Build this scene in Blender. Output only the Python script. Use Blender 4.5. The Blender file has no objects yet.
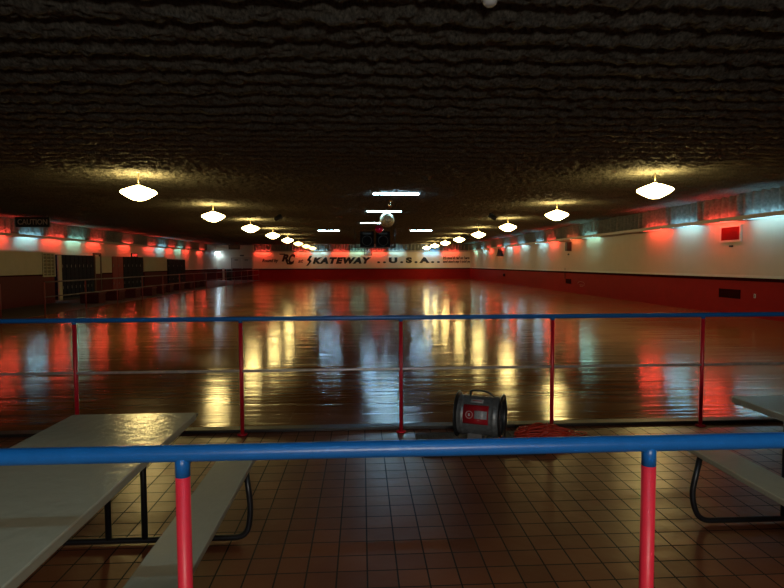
import bpy, bmesh, math, random
import numpy as np
from mathutils import Vector, Matrix
random.seed(7)
PI = math.pi
C = bpy.context.scene.collection
SC = bpy.context.scene

# ------------------------------------------------------------------ camera
F = 560.0
EYE = Vector((0, 0, 1.5))
yaw, pitch, roll = math.atan(30/F), math.atan(30.1/F), 0.004
fw = Vector((math.sin(yaw)*math.cos(pitch), math.cos(yaw)*math.cos(pitch), -math.sin(pitch)))
r0 = Vector((math.cos(yaw), -math.sin(yaw), 0))
u0 = r0.cross(fw)
rt = r0*math.cos(roll) - u0*math.sin(roll)
up = u0*math.cos(roll) + r0*math.sin(roll)
cam = bpy.data.cameras.new('camera'); cam.lens = 36*F/784; cam.sensor_width = 36
cam.clip_start = 0.05; cam.clip_end = 200
co = bpy.data.objects.new('camera', cam); C.objects.link(co); SC.camera = co
M = Matrix((rt, up, -fw)).transposed().to_4x4(); M.translation = EYE
co.matrix_world = M

def ray(px, py):
    return (fw + rt*((px-392)/F) - up*((py-294)/F))
def at(px, py, x=None, y=None, z=None):
    d = ray(px, py)
    if x is not None: t = (x-EYE.x)/d.x
    elif y is not None: t = (y-EYE.y)/d.y
    else: t = (z-EYE.z)/d.z
    return EYE + d*t

# ------------------------------------------------------------------ materials
def srgb(r, g, b):
    f = lambda c: (c/255/12.92) if c/255 <= .04045 else ((c/255+.055)/1.055)**2.4
    return (f(r), f(g), f(b), 1)
MATS = {}
def mat(name, col, rough=.5, metal=0, spec=.5, emit=None, es=0, coat=0, noise=None, bump=None, wave=None):
    if name in MATS: return MATS[name]
    m = bpy.data.materials.new(name); m.use_nodes = True
    nt = m.node_tree; N = nt.nodes; L = nt.links
    b = N['Principled BSDF']
    b.inputs['Base Color'].default_value = (*col[:3], 1)
    b.inputs['Roughness'].default_value = rough
    b.inputs['Metallic'].default_value = metal
    b.inputs['Specular IOR Level'].default_value = spec
    b.inputs['Coat Weight'].default_value = coat
    if emit:
        b.inputs['Emission Color'].default_value = (*emit[:3], 1)
        b.inputs['Emission Strength'].default_value = es
    tc = N.new('ShaderNodeTexCoord')
    if noise:                      # (scale, amount)
        n = N.new('ShaderNodeTexNoise'); n.inputs['Scale'].default_value = noise[0]; n.inputs['Detail'].default_value = 4
        L.new(tc.outputs['Object'], n.inputs['Vector'])
        mx = N.new('ShaderNodeMix'); mx.data_type = 'RGBA'
        a = noise[1]
        mx.inputs['A'].default_value = (*[c*(1-a) for c in col[:3]], 1)
        mx.inputs['B'].default_value = (*[min(1, c*(1+a)) for c in col[:3]], 1)
        L.new(n.outputs['Fac'], mx.inputs['Factor']); L.new(mx.outputs['Result'], b.inputs['Base Color'])
    if bump:                       # (scale, distance, (sx,sy,sz))
        mp = N.new('ShaderNodeMapping'); mp.inputs['Scale'].default_value = bump[2] if len(bump) > 2 else (1, 1, 1)
        n = N.new('ShaderNodeTexNoise'); n.inputs['Scale'].default_value = bump[0]; n.inputs['Detail'].default_value = 3
        L.new(tc.outputs['Object'], mp.inputs['Vector']); L.new(mp.outputs['Vector'], n.inputs['Vector'])
        bp = N.new('ShaderNodeBump'); bp.inputs['Distance'].default_value = bump[1]; bp.inputs['Strength'].default_value = 1
        L.new(n.outputs['Fac'], bp.inputs['Height']); L.new(bp.outputs['Normal'], b.inputs['Normal'])
    MATS[name] = m
    return m

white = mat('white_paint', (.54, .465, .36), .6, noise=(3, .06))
redw = mat('red_paint', (.26, .003, .003), .6, spec=.12, noise=(4, .15))
redw_shaded = mat('red_paint_shaded', (.085, .003, .003), .55, spec=.2, noise=(4, .15))  # red paint darkened to stand in for weaker light on the left side
trimw = mat('trim_white', (.6, .56, .5), .45, noise=(5, .08))
darkred = mat('dark_red', (.03, .002, .002), .9, spec=.05, noise=(5, .2))
fascia = mat('fascia_paint', (.42, .38, .34), .5, noise=(6, .1))
blue = mat('blue_enamel', (.008, .125, .42), .3, noise=(30, .15), bump=(220, .0006))
redm = mat('red_enamel', (.88, .03, .06), .4, noise=(30, .12), bump=(220, .0005))
redm2 = mat('crimson_enamel', (.55, .008, .025), .3, noise=(30, .2), bump=(220, .0005))
worn = mat('worn_metal', (.50, .45, .42), .3, metal=.5, noise=(25, .6), bump=(160, .001))
blackm = mat('black_metal', (.012, .012, .014), .35, noise=(30, .3))
tabletop = mat('laminate', (.52, .50, .36), .2, noise=(18, .05), bump=(20, .0025))
tedge = mat('laminate_edge', (.38, .37, .28), .3, noise=(20, .06))
lockm = mat('locker_blue', (.006, .007, .024), .6, spec=.15, noise=(8, .2))
lockg = mat('locker_grey', (.010, .011, .02), .6, spec=.15, noise=(8, .2))
lockr = mat('locker_red', (.22, .004, .004), .45, noise=(8, .2))
carpetr = mat('red_carpet', (.06, .003, .003), .95, noise=(60, .4), bump=(200, .003))
walk = mat('walkway_carpet', (.075, .043, .03), .8, noise=(5, .3), bump=(120, .002))
blk = mat('black_plastic', (.01, .01, .011), .5, noise=(20, .3))
letterm = mat('lettering_black', (.010, .006, .007), .6, noise=(8, .1))
letterr = mat('lettering_maroon', (.045, .004, .006), .6, noise=(8, .1))
steel = mat('galvanised_steel', (.20, .21, .215), .38, metal=.4, noise=(45, .55), bump=(90, .001))
steell = mat('bright_steel', (.5, .5, .5), .3, metal=.8, noise=(45, .3))
decalr = mat('label_red', (.42, .012, .02), .3, noise=(40, .2))
decalw = mat('label_white', (.55, .55, .56), .3, noise=(40, .2))
cordm = mat('orange_cord', (.5, .035, .014), .5, noise=(30, .2))
rubber = mat('rubber_mat', (.008, .008, .009), .7, noise=(60, .3), bump=(150, .003))
whitep = mat('white_plastic', (.6, .6, .58), .4, noise=(10, .05))
pleatm = mat('pleat_cloth', (.14, .145, .14), .9, noise=(14, .7), bump=(30, .02))
signletter = mat('sign_letter', (.42, .34, .28), .6, noise=(20, .1))
exitm = mat('exit_red', (.5, .02, .02), .4, emit=(1, .06, .04), es=1.2)
chrome = mat('chrome', (.8, .8, .8), .12, metal=1, noise=(20, .05))
pinkm = mat('pink_glass', (.75, .02, .12), .15, metal=.6, noise=(20, .2))
beige = mat('beige_panel', (.42, .36, .24), .55, noise=(4, .1))

LAMP = (1.0, .74, .26)
lampm = mat('lamp_glass', (.8, .75, .6), .4, emit=LAMP, es=32)
lampd = mat('lamp_glass_dim', (.8, .75, .6), .4, emit=(1.0, .70, .22), es=6)
tubeR = mat('tube_red', (.6, .1, .1), .3, emit=(1, .065, .04), es=64)
tubeB = mat('tube_blue', (.6, .6, .7), .3, emit=(.36, .80, 1), es=36)
tubeD = mat('tube_deep_blue', (.4, .5, .7), .3, emit=(.12, .5, 1), es=62)
tubeT = mat('tube_teal', (.4, .6, .5), .3, emit=(.42, 1, .85), es=27)
tubeO = mat('tube_orange', (.6, .3, .2), .3, emit=(1, .15, .05), es=24)
tubeW = mat('tube_white', (.8, .8, .8), .3, emit=(.42, .76, 1), es=60)
corner = mat('corner_lens', (.8, .8, .8), .3, emit=(.55, .8, 1), es=90)

# ceiling material
def ceiling_mat():
    m = bpy.data.materials.new('quilted_insulation'); m.use_nodes = True
    nt = m.node_tree; N = nt.nodes; L = nt.links; b = N['Principled BSDF']
    tc = N.new('ShaderNodeTexCoord')
    n = N.new('ShaderNodeTexNoise'); n.inputs['Scale'].default_value = 40; n.inputs['Detail'].default_value = 6; n.inputs['Roughness'].default_value = .75
    mp = N.new('ShaderNodeMapping'); mp.inputs['Scale'].default_value = (1, .55, .55)
    L.new(tc.outputs['Object'], mp.inputs['Vector']); L.new(mp.outputs['Vector'], n.inputs['Vector'])
    cr = N.new('ShaderNodeValToRGB'); cr.color_ramp.elements[0].position = .32; cr.color_ramp.elements[1].position = .72
    cr.color_ramp.elements[0].color = (.02, .019, .016, 1); cr.color_ramp.elements[1].color = (.25, .24, .20, 1)
    L.new(n.outputs['Fac'], cr.inputs['Fac']); L.new(cr.outputs['Color'], b.inputs['Base Color'])
    bp = N.new('ShaderNodeBump'); bp.inputs['Distance'].default_value = .035; bp.inputs['Strength'].default_value = 1
    L.new(n.outputs['Fac'], bp.inputs['Height']); L.new(bp.outputs['Normal'], b.inputs['Normal'])
    b.inputs['Roughness'].default_value = .75; b.inputs['Specular IOR Level'].default_value = .25
    return m

def rink_mat():
    m = bpy.data.materials.new('varnished_rink_boards'); m.use_nodes = True
    nt = m.node_tree; N = nt.nodes; L = nt.links; b = N['Principled BSDF']
    tc = N.new('ShaderNodeTexCoord')
    br = N.new('ShaderNodeTexBrick'); br.offset = .37
    br.inputs['Scale'].default_value = 1; br.inputs['Brick Width'].default_value = 1.9; br.inputs['Row Height'].default_value = .057
    br.inputs['Mortar Size'].default_value = .0008; br.inputs['Bias'].default_value = 0
    br.inputs['Color1'].default_value = (.22, .080, .024, 1); br.inputs['Color2'].default_value = (.30, .115, .035, 1); br.inputs['Mortar'].default_value = (.05, .02, .008, 1)
    L.new(tc.outputs['Object'], br.inputs['Vector']); L.new(br.outputs['Color'], b.inputs['Base Color'])
    # ripples of worn varnish: long in x, short in y
    def nz(sx, sy, det):
        mp = N.new('ShaderNodeMapping'); mp.inputs['Scale'].default_value = (sx, sy, 1)
        n = N.new('ShaderNodeTexNoise'); n.inputs['Scale'].default_value = 1; n.inputs['Detail'].default_value = det
        L.new(tc.outputs['Object'], mp.inputs['Vector']); L.new(mp.outputs['Vector'], n.inputs['Vector']); return n
    a, c = nz(.22, 4.2, 2), nz(.7, 24, 2)
    b1 = N.new('ShaderNodeBump'); b1.inputs['Distance'].default_value = .0075; L.new(a.outputs['Fac'], b1.inputs['Height'])
    b2 = N.new('ShaderNodeBump'); b2.inputs['Distance'].default_value = .0016; L.new(c.outputs['Fac'], b2.inputs['Height'])
    L.new(b1.outputs['Normal'], b2.inputs['Normal']); L.new(b2.outputs['Normal'], b.inputs['Normal'])
    d = nz(.5, .9, 4); mr = N.new('ShaderNodeMapRange'); mr.inputs['From Min'].default_value = .3; mr.inputs['From Max'].default_value = .7
    mr.inputs['To Min'].default_value = .09; mr.inputs['To Max'].default_value = .18
    L.new(d.outputs['Fac'], mr.inputs['Value']); L.new(mr.outputs['Result'], b.inputs['Roughness'])
    b.inputs['Specular IOR Level'].default_value = .27
    return m

TILE = .147
def tile_mat():
    m = bpy.data.materials.new('quarry_tile'); m.use_nodes = True
    nt = m.node_tree; N = nt.nodes; L = nt.links; b = N['Principled BSDF']
    tc = N.new('ShaderNodeTexCoord'); mp = N.new('ShaderNodeMapping')
    p = at(367.5, 583, z=0); q = at(366, 555.3, z=0)
    mp.inputs['Location'].default_value = (-(p.x % TILE), -(q.y % TILE), 0)
    L.new(tc.outputs['Object'], mp.inputs['Vector'])
    br = N.new('ShaderNodeTexBrick'); br.offset = 0; br.squash = 1
    for k, v in (('Scale', 1), ('Brick Width', TILE), ('Row Height', TILE), ('Mortar Size', .0042), ('Mortar Smooth', .1), ('Bias', 0)): br.inputs[k].default_value = v
    br.inputs['Color1'].default_value = (.26, .082, .030, 1); br.inputs['Color2'].default_value = (.36, .12, .045, 1); br.inputs['Mortar'].default_value = (.012, .008, .006, 1)
    L.new(mp.outputs['Vector'], br.inputs['Vector'])
    n = N.new('ShaderNodeTexNoise'); n.inputs['Scale'].default_value = 2.2; n.inputs['Detail'].default_value = 5
    L.new(tc.outputs['Object'], n.inputs['Vector'])
    mx = N.new('ShaderNodeMix'); mx.data_type = 'RGBA'; mx.blend_type = 'MULTIPLY'; mx.inputs['Factor'].default_value = .55
    L.new(br.outputs['Color'], mx.inputs['A']); L.new(n.outputs['Fac'], mx.inputs['B']); L.new(mx.outputs['Result'], b.inputs['Base Color'])
    inv = N.new('ShaderNodeMath'); inv.operation = 'SUBTRACT'; inv.inputs[0].default_value = 1; L.new(br.outputs['Fac'], inv.inputs[1])
    bp = N.new('ShaderNodeBump'); bp.inputs['Distance'].default_value = .003; L.new(inv.outputs['Value'], bp.inputs['Height'])
    n2 = N.new('ShaderNodeTexNoise'); n2.inputs['Scale'].default_value = 9; L.new(tc.outputs['Object'], n2.inputs['Vector'])
    b3 = N.new('ShaderNodeBump'); b3.inputs['Distance'].default_value = .003; L.new(n2.outputs['Fac'], b3.inputs['Height']); L.new(bp.outputs['Normal'], b3.inputs['Normal'])
    L.new(b3.outputs['Normal'], b.inputs['Normal'])
    mr = N.new('ShaderNodeMapRange'); mr.inputs['To Min'].default_value = .3; mr.inputs['To Max'].default_value = .7
    L.new(br.outputs['Fac'], mr.inputs['Value']); L.new(mr.outputs['Result'], b.inputs['Roughness'])
    return m

def mirror_mat():
    m = bpy.data.materials.new('mirror_tiles'); m.use_nodes = True
    nt = m.node_tree; N = nt.nodes; L = nt.links; b = N['Principled BSDF']
    tc = N.new('ShaderNodeTexCoord'); v = N.new('ShaderNodeTexVoronoi'); v.inputs['Scale'].default_value = 22
    L.new(tc.outputs['Object'], v.inputs['Vector'])
    mx = N.new('ShaderNodeMix'); mx.data_type = 'RGBA'; mx.inputs['A'].default_value = (.30, .26, .18, 1); mx.inputs['B'].default_value = (.75, .68, .5, 1)
    s = N.new('ShaderNodeSeparateColor'); L.new(v.outputs['Color'], s.inputs['Color']); L.new(s.outputs['Red'], mx.inputs['Factor'])
    L.new(mx.outputs['Result'], b.inputs['Base Color'])
    b.inputs['Metallic'].default_value = .6; b.inputs['Roughness'].default_value = .5
    return m

# ------------------------------------------------------------------ mesh helpers
def bmn(): return bmesh.new()
def bx(bm, x0, x1, y0, y1, z0, z1, mi=0, rot=None, piv=None):
    vs = [bm.verts.new((x, y, z)) for z in (z0, z1) for y in (y0, y1) for x in (x0, x1)]
    for f in ((0, 2, 3, 1), (4, 5, 7, 6), (0, 1, 5, 4), (2, 6, 7, 3), (0, 4, 6, 2), (1, 3, 7, 5)):
        bm.faces.new([vs[i] for i in f]).material_index = mi
    return vs
def tube(bm, pts, r, seg=12, mi=0, cap=True, closed=False):
    pts = [Vector(p) for p in pts]; n = len(pts); rings = []
    prev = None
    for i, p in enumerate(pts):
        if closed: t = pts[(i+1) % n] - pts[i-1]
        else: t = pts[min(i+1, n-1)] - pts[max(i-1, 0)]
        t.normalize()
        if prev is None:
            a = t.orthogonal().normalized()
        else:
            a = (prev - t*prev.dot(t)).normalized()
        prev = a; b = t.cross(a)
        rr = r[i] if isinstance(r, (list, tuple)) else r
        rings.append([bm.verts.new(p + (a*math.cos(2*PI*k/seg) + b*math.sin(2*PI*k/seg))*rr) for k in range(seg)])
    for i in range(n if closed else n-1):
        A, B = rings[i], rings[(i+1) % n]
        for k in range(seg):
            f = bm.faces.new((A[k], A[(k+1) % seg], B[(k+1) % seg], B[k])); f.smooth = True; f.material_index = mi
    if cap and not closed:
        bm.faces.new(rings[0][::-1]).material_index = mi; bm.faces.new(rings[-1]).material_index = mi
def lathe(bm, prof, seg=28, mi=0, mtx=None, smooth=True):
    mtx = mtx or Matrix.Identity(4); rings = []
    for r, z in prof:
        if r < 1e-5: rings.append([bm.verts.new(mtx @ Vector((0, 0, z)))])
        else: rings.append([bm.verts.new(mtx @ Vector((r*math.cos(2*PI*k/seg), r*math.sin(2*PI*k/seg), z))) for k in range(seg)])
    for A, B in zip(rings, rings[1:]):
        for k in range(seg):
            k2 = (k+1) % seg
            if len(A) == 1 and len(B) == 1: continue
            if len(A) == 1: vs = (A[0], B[k2], B[k])
            elif len(B) == 1: vs = (A[k], A[k2], B[0])
            else: vs = (A[k], A[k2], B[k2], B[k])
            f = bm.faces.new(vs); f.smooth = smooth; f.material_index = mi
def obj(name, bm, mats, parent=None, bevel=0, loc=None):
    bmesh.ops.recalc_face_normals(bm, faces=bm.faces[:])
    me = bpy.data.meshes.new(name); bm.to_mesh(me); bm.free()
    for m in (mats if isinstance(mats, (list, tuple)) else [mats]): me.materials.append(m)
    o = bpy.data.objects.new(name, me); C.objects.link(o)
    if parent: o.parent = parent
    if loc: o.location = loc
    if bevel:
        md = o.modifiers.new('bevel', 'BEVEL'); md.width = bevel; md.segments = 2; md.limit_method = 'ANGLE'
    return o
def tag(o, label, cat, group=None):
    o['label'] = label; o['category'] = cat
    if group: o['group'] = group
    return o
def thing(name, label, cat, loc=(0, 0, 0), rz=0, group=None):
    o = bpy.data.objects.new(name, None); C.objects.link(o); o.empty_display_size = .1
    o.location = loc; o.rotation_euler = (0, 0, rz)
    return tag(o, label, cat, group)
def struct(o): o['kind'] = 'structure'; return o
def dup(root, loc, label, group=None, rz=None):
    r = root.copy(); C.objects.link(r); r.location = loc
    if rz is not None: r.rotation_euler = (0, 0, rz)
    r['label'] = label
    if group: r['group'] = group
    for ch in list(root.children):
        c = ch.copy(); C.objects.link(c); c.parent = r
        for g in ch.children:
            d = g.copy(); C.objects.link(d); d.parent = c
    return r

# ------------------------------------------------------------------ the setting
XR, XL, YF, YFL, YB = 10.6, -14.1, 54.3, 55.4, -6.0
XJ = -10.35                 # jog of the far wall
EDGE = 5.08                 # rink edge
ZRED = 1.08; ZLED = 2.70; ZC = 3.44
XW = -9.45                  # left rail line / walkway

def plane(name, x0, x1, y0, y1, z, m):
    bm = bmn(); bx(bm, x0, x1, y0, y1, z-.1, z); return struct(obj(name, bm, m))
rm = rink_mat()
plane('floor', XW-.15, XR, EDGE, YF, 0, rm)
plane('floor', XL, XR, YB, EDGE-.001, 0, tile_mat())
plane('floor', XL, XW-.151, EDGE, YFL, .0, walk)
bm = bmn(); bx(bm, XL+.01, XR-.01, EDGE-.10, EDGE+.02, 0, .03); struct(obj('trim_1', bm, mat('edge_dark', (.012, .007, .005), .45, noise=(9, .4)), bevel=.006))
bm = bmn(); bx(bm, XW-.15, XR-.01, EDGE+.02, EDGE+.05, 0, .012); struct(obj('trim_2', bm, mat('edge_light', (.20, .17, .13), .4, noise=(9, .4))))

# side walls: white above, red wainscot below
far_white_lit = mat('far_white_paint_lit', (.74, .63, .47), .6, noise=(3, .06)); far_red_lit = mat('far_red_paint_lit', (.27, .008, .005), .6, spec=.12, noise=(4, .15))  # wall paints lightened, standing in for stronger lamp light on the far wall
def wall(name, pts, zr=ZRED, rd=None, wh=None):
    """pts: polyline in plan, room side; thick behind"""
    bm = bmn()
    x0, x1, y0, y1 = pts
    bx(bm, x0, x1, y0, y1, 0, zr, 1); bx(bm, x0, x1, y0, y1, zr, ZC+.25, 0)
    return struct(obj(name, bm, [wh or white, rd or redw]))
wall('wall_right', (XR, XR+.2, YB, YF+.2))
wall('wall_left', (XL-.2, XL, YB, YFL+.2), rd=redw_shaded)
wall('wall_far', (XJ, XR, YF, YF+.2), rd=far_red_lit, wh=far_white_lit)
wall('wall_far_left', (XL, XJ, YFL, YFL+.2), rd=redw_shaded)
wall('wall_jog', (XJ-.12, XJ-.001, YF, YFL-.001))
wall('wall_back', (XL, XR, YB-.2, YB))
tn = [2]
def trim(x0, x1, y0, y1, z0, z1, m):
    tn[0] += 1; bm = bmn(); bx(bm, x0, x1, y0, y1, z0, z1); return struct(obj('trim_%d' % tn[0], bm, m, bevel=.004))
for z0, z1, t, m in ((ZRED+.0, ZRED+.07, .03, trimw), (ZRED-.09, ZRED-.001, .018, darkred)):  # dark red strip stands in for the shadow line under the white trim
    trim(XR-t, XR-.001, YB+.01, YF-.05, z0, z1, m)
    trim(XJ+.01, XR-.05, YF-t, YF-.001, z0, z1, m)
    trim(XL+.001, XL+t, YB+.01, YFL-.05, z0, z1, m)
trim(XL+.05, XJ-.15, YFL-.03, YFL-.001, ZRED, ZRED+.05, trimw)

# fascia boards in front of the coloured tubes
OFF = .38
FZ0, FZ1 = ZLED-.05, ZLED+.06
trim(XR-OFF-.02, XR-OFF, YB+.01, YF-OFF-.03, FZ0, FZ1, fascia)
trim(XL+OFF, XL+OFF+.02, YB+.01, 51.5, FZ0, FZ1, fascia)
trim(XJ+.02, XR-OFF-.05, YF-OFF-.02, YF-OFF, FZ0, FZ1, fascia)
# brackets holding the boards
def brackets():
    k = 0
    bm = bmn()
    for i in range(20): 
        y = -4 + i*3.0
        if y < YF-1: bx(bm, XR-OFF, XR-.001, y, y+.03, FZ0+.035, FZ1-.01)
    struct(obj('trim_10', bm, fascia))
    bm = bmn()
    for i in range(18): bx(bm, XL+.001, XL+OFF, -4+i*3.0, -3.97+i*3.0, FZ0+.035, FZ1-.01)
    struct(obj('trim_11', bm, fascia))
    bm = bmn()
    for i in range(8): bx(bm, XJ+.6+i*2.8, XJ+.63+i*2.8, YF-OFF, YF-.001, FZ0+.035, FZ1-.01)
    struct(obj('trim_12', bm, fascia))
brackets()

# pleated cloth band between the ledge and the ceiling
def pleats(name, label, a, b, inward, n_per=.31):
    a, b = Vector((*a, 0)), Vector((*b, 0)); L = (b-a).length; d = (b-a)/L; inn = Vector((*inward, 0))
    bm = bmn(); rnd = random.Random(len(label)); rows = 5
    s = 0; prof = []
    while s < L:
        w = n_per*rnd.uniform(.75, 1.25)
        for k in range(6):
            t = k/6
            prof.append((s+w*t, .02 + .17*abs(math.sin(PI*t))**.7 + rnd.uniform(-.004, .004)))
        s += w
    prof = [p for p in prof if p[0] <= L]
    grid = []
    for j in range(rows):
        z = FZ1+.02 + (ZC+.05-FZ1-.02)*j/(rows-1)
        grid.append([bm.verts.new(a + d*s_ + inn*(o + rnd.uniform(-.006, .006)) + Vector((0, 0, z))) for s_, o in prof])
    for A, B in zip(grid, grid[1:]):
        for k in range(len(A)-1):
            f = bm.faces.new((A[k], A[k+1], B[k+1], B[k])); f.smooth = True
    o = obj(name, bm, pleatm); tag(o, label, 'curtain', 'pleated bands above the wall ledges')
    md = o.modifiers.new('solidify', 'SOLIDIFY'); md.thickness = .004
    return o
pleats('pleated_valance', 'dark grey pleated cloth band above the ledge of the right wall', (XR, YB+.1), (XR, YF-.2), (-1, 0))
pleats('pleated_valance', 'dark grey pleated cloth band above the ledge of the left wall', (XL, YB+.1), (XL, 51.4), (1, 0))
pleats('pleated_valance', 'dark grey pleated cloth band above the painted lettering on the far wall', (XJ+.1, YF), (XR-.2, YF), (0, -1))

# ceiling: quilted insulation sagging in transverse folds
def vnoise(x, y, seed):
    rs = np.random.RandomState(seed); T = rs.rand(256, 256)
    xi = np.floor(x).astype(int); yi = np.floor(y).astype(int); fx = x-xi; fy = y-yi
    fx = fx*fx*(3-2*fx); fy = fy*fy*(3-2*fy)
    g = lambda i, j: T[(xi+i) % 256, (yi+j) % 256]
    return (g(0, 0)*(1-fx)+g(1, 0)*fx)*(1-fy) + (g(0, 1)*(1-fx)+g(1, 1)*fx)*fy - .5
PER = .383
def make_ceiling():
    xs = np.concatenate([np.arange(XL-.05, -6, .16), np.arange(-6, 6.6, .032), np.arange(6.6, XR+.2, .16)])
    ys = np.concatenate([np.arange(YB, 1, PER/8), np.arange(1, 14, PER/18), np.arange(14, YFL+.1, PER/8)])
    X, Y = np.meshgrid(xs, ys)
    wob = .05*vnoise(X*.3, Y*.5, 1) +   .025*vnoise(X*1.6, Y*2.6, 2) + .035*vnoise(X*8, Y*3, 5)
    ph = (Y + wob)/PER
    sag = np.abs(np.sin(np.pi*ph))**1.1
    Z = ZC - sag*(.068 + .03*vnoise(X*.8, Y*2.61, 3)) - .030*vnoise(X*9, Y*9, 4) - .045*vnoise(X*21, Y*24, 6)
    n, m = X.shape
    co_ = np.stack([X, Y, Z], -1).reshape(-1, 3).astype(np.float32)
    idx = np.arange(n*m).reshape(n, m)
    q = np.stack([idx[:-1, :-1], idx[1:, :-1], idx[1:, 1:], idx[:-1, 1:]], -1).reshape(-1, 4)
    me = bpy.data.meshes.new('ceiling')
    me.vertices.add(len(co_)); me.vertices.foreach_set('co', co_.ravel())
    me.loops.add(q.size); me.loops.foreach_set('vertex_index', q.ravel().astype(np.int32))
    me.polygons.add(len(q)); me.polygons.foreach_set('loop_start', np.arange(0, q.size, 4, dtype=np.int32))
    me.polygons.foreach_set('use_smooth', np.ones(len(q), dtype=bool))
    me.update(calc_edges=True); me.materials.append(ceiling_mat())
    o = bpy.data.objects.new('ceiling', me); C.objects.link(o); return struct(o)
make_ceiling()

# ------------------------------------------------------------------ pendant lamps
ORD = ['nearest', 'second nearest', 'third nearest', 'fourth nearest', 'fifth nearest', 'sixth nearest', 'seventh nearest', 'farthest']
def make_lamp(gm):
    t = thing('pendant_lamp', '', 'lamp')
    bm = bmn(); lathe(bm, [(0, .43), (.07, .43), (.07, .405), (.02, .385), (0, .385)], 20); obj('canopy', bm, trimw, t)
    bm = bmn(); tube(bm, [(0, 0, .15), (0, 0, .39)], .011, 10); obj('stem', bm, mat('brass_stem', (.5, .42, .25), .35, metal=.6, noise=(9, .2)), t)
    bm = bmn(); lathe(bm, [(0, .155), (.035, .15), (.05, .125), (.03, .115)], 20); obj('shade_cap', bm, trimw, t)
    bm = bmn(); lathe(bm, [(.04, .125), (.10, .108), (.20, .072), (.30, .03), (.345, .005), (.355, -.02), (.34, -.04), (.275, -.085), (.19, -.135), (.12, -.168), (.06, -.184), (0, -.188)], 32)
    obj('glass_shade', bm, gm, t)
    return t
lampA = make_lamp(lampm); lampB = make_lamp(lampd)
usedA = usedB = False
ZL = 3.02
for side, X, y0, dims in (('left', -4.62, 12.0, (5, 6, 7)), ('right', 6.08, 11.4, ())):
    for k in range(8):
        y = min(y0 + 5.86*k, YF-.9)
        lab = 'glowing white diamond shaped pendant lamp, %s of the row hanging on the %s' % (ORD[k], side)
        if k in dims:
            src = lampB; first = not usedB; usedB = True
            lab = lab.replace('glowing white', 'dimmer yellow')
        else:
            src = lampA; first = not usedA; usedA = True
        if first:
            src.location = (X, y, ZL); src['label'] = lab; src['group'] = 'pendant lamps in two rows'
        else: dup(src, (X, y, ZL), lab, 'pendant lamps in two rows')

# ------------------------------------------------------------------ coloured tubes behind the ledges
NTH = ['nearest', 'second', 'third', 'fourth', 'fifth', 'sixth', 'seventh', 'eighth', 'ninth', 'tenth', 'eleventh', 'twelfth', 'thirteenth', 'fourteenth', 'fifteenth', 'sixteenth', 'seventeenth']
TM = {'R': (tubeR, 'red'), 'B': (tubeB, 'pale blue'), 'D': (tubeD, 'deep blue'), 'T': (tubeT, 'pale green'), 'O': (tubeO, 'orange')}
proto = {}
def tube_light(col, c, rz, label):
    m, cn = TM[col]
    if col not in proto:
        t = thing('tube_light', label, 'light', group='coloured tube lights behind the wall ledges')
        bm = bmn(); tube(bm, [(-.70, 0, 0), (.70, 0, 0)], .019, 10); obj('lamp_tube', bm, m, t)
        for s in (-1, 1):
            bm = bmn(); bx(bm, min(s*.70, s*.745), max(s*.70, s*.745), -.022, .22, -.02, .03); obj('end_socket', bm, whitep, t)
        bm = bmn(); bx(bm, -.75, .75, .221, .278, -.02, .03); obj('fixture_channel', bm, whitep, t)
        proto[col] = t; t.location = c; t.rotation_euler = (0, 0, rz)
    else: t = dup(proto[col], c, label, 'coloured tube lights behind the wall ledges', rz)
    return t
TZ = FZ0 + .030
RIGHT = [('B', 749, 792), ('R', 706, 744), ('B', 673, 704), ('R', 648, 671), ('T', 586, 599), ('O', 566, 584), ('R', 549, 558), ('B', 539, 546), ('B', 520.5, 527), ('R', 513, 519), ('B', 506, 512), ('R', 498, 504.5), ('R', 489, 493), ('B', 482, 487), ('T', 474, 478)]
for i, (c, a, b) in enumerate(RIGHT):
    y = (at(a, 245, x=XR-.05).y + at(b, 245, x=XR-.05).y)/2
    tube_light(c, (XR-.28, min(y, YF-1.2), TZ), -PI/2, '%s tube light behind the right wall ledge, %s from the near end' % (TM[c][1], NTH[i]))
LEFT = [('R', -18, 9), ('B', 15, 40), ('R', 42, 63), ('T', 66, 82), ('R', 87, 101), ('R', 119, 131), ('R', 145, 154), ('B', 156, 164), ('R', 166, 173), ('T', 174.5, 181.5), ('R', 183, 189), ('R', 196.5, 203)]
for i, (c, a, b) in enumerate(LEFT):
    y = (at(a, 245, x=XL+.05).y + at(b, 245, x=XL+.05).y)/2
    tube_light(c, (XL+.28, y, TZ), PI/2, '%s tube light behind the left wall ledge, %s from the near end' % (TM[c][1], NTH[i]))
BACK = [('R', 254, 272), ('R', 295, 309), ('B', 311, 329), ('R', 332, 348), ('T', 350, 366), ('R', 369, 386), ('B', 388, 405), ('D', 424, 438), ('R', 443, 458)]
for i, (c, a, b) in enumerate(BACK):
    x = (at(a, 250, y=YF).x + at(b, 250, y=YF).x)/2
    tube_light(c, (max(x, XJ+.75), YF-.28, TZ), 0, '%s tube light behind the far wall ledge, %s from its left end' % (TM[c][1], NTH[i].replace('nearest', 'first')))

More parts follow.
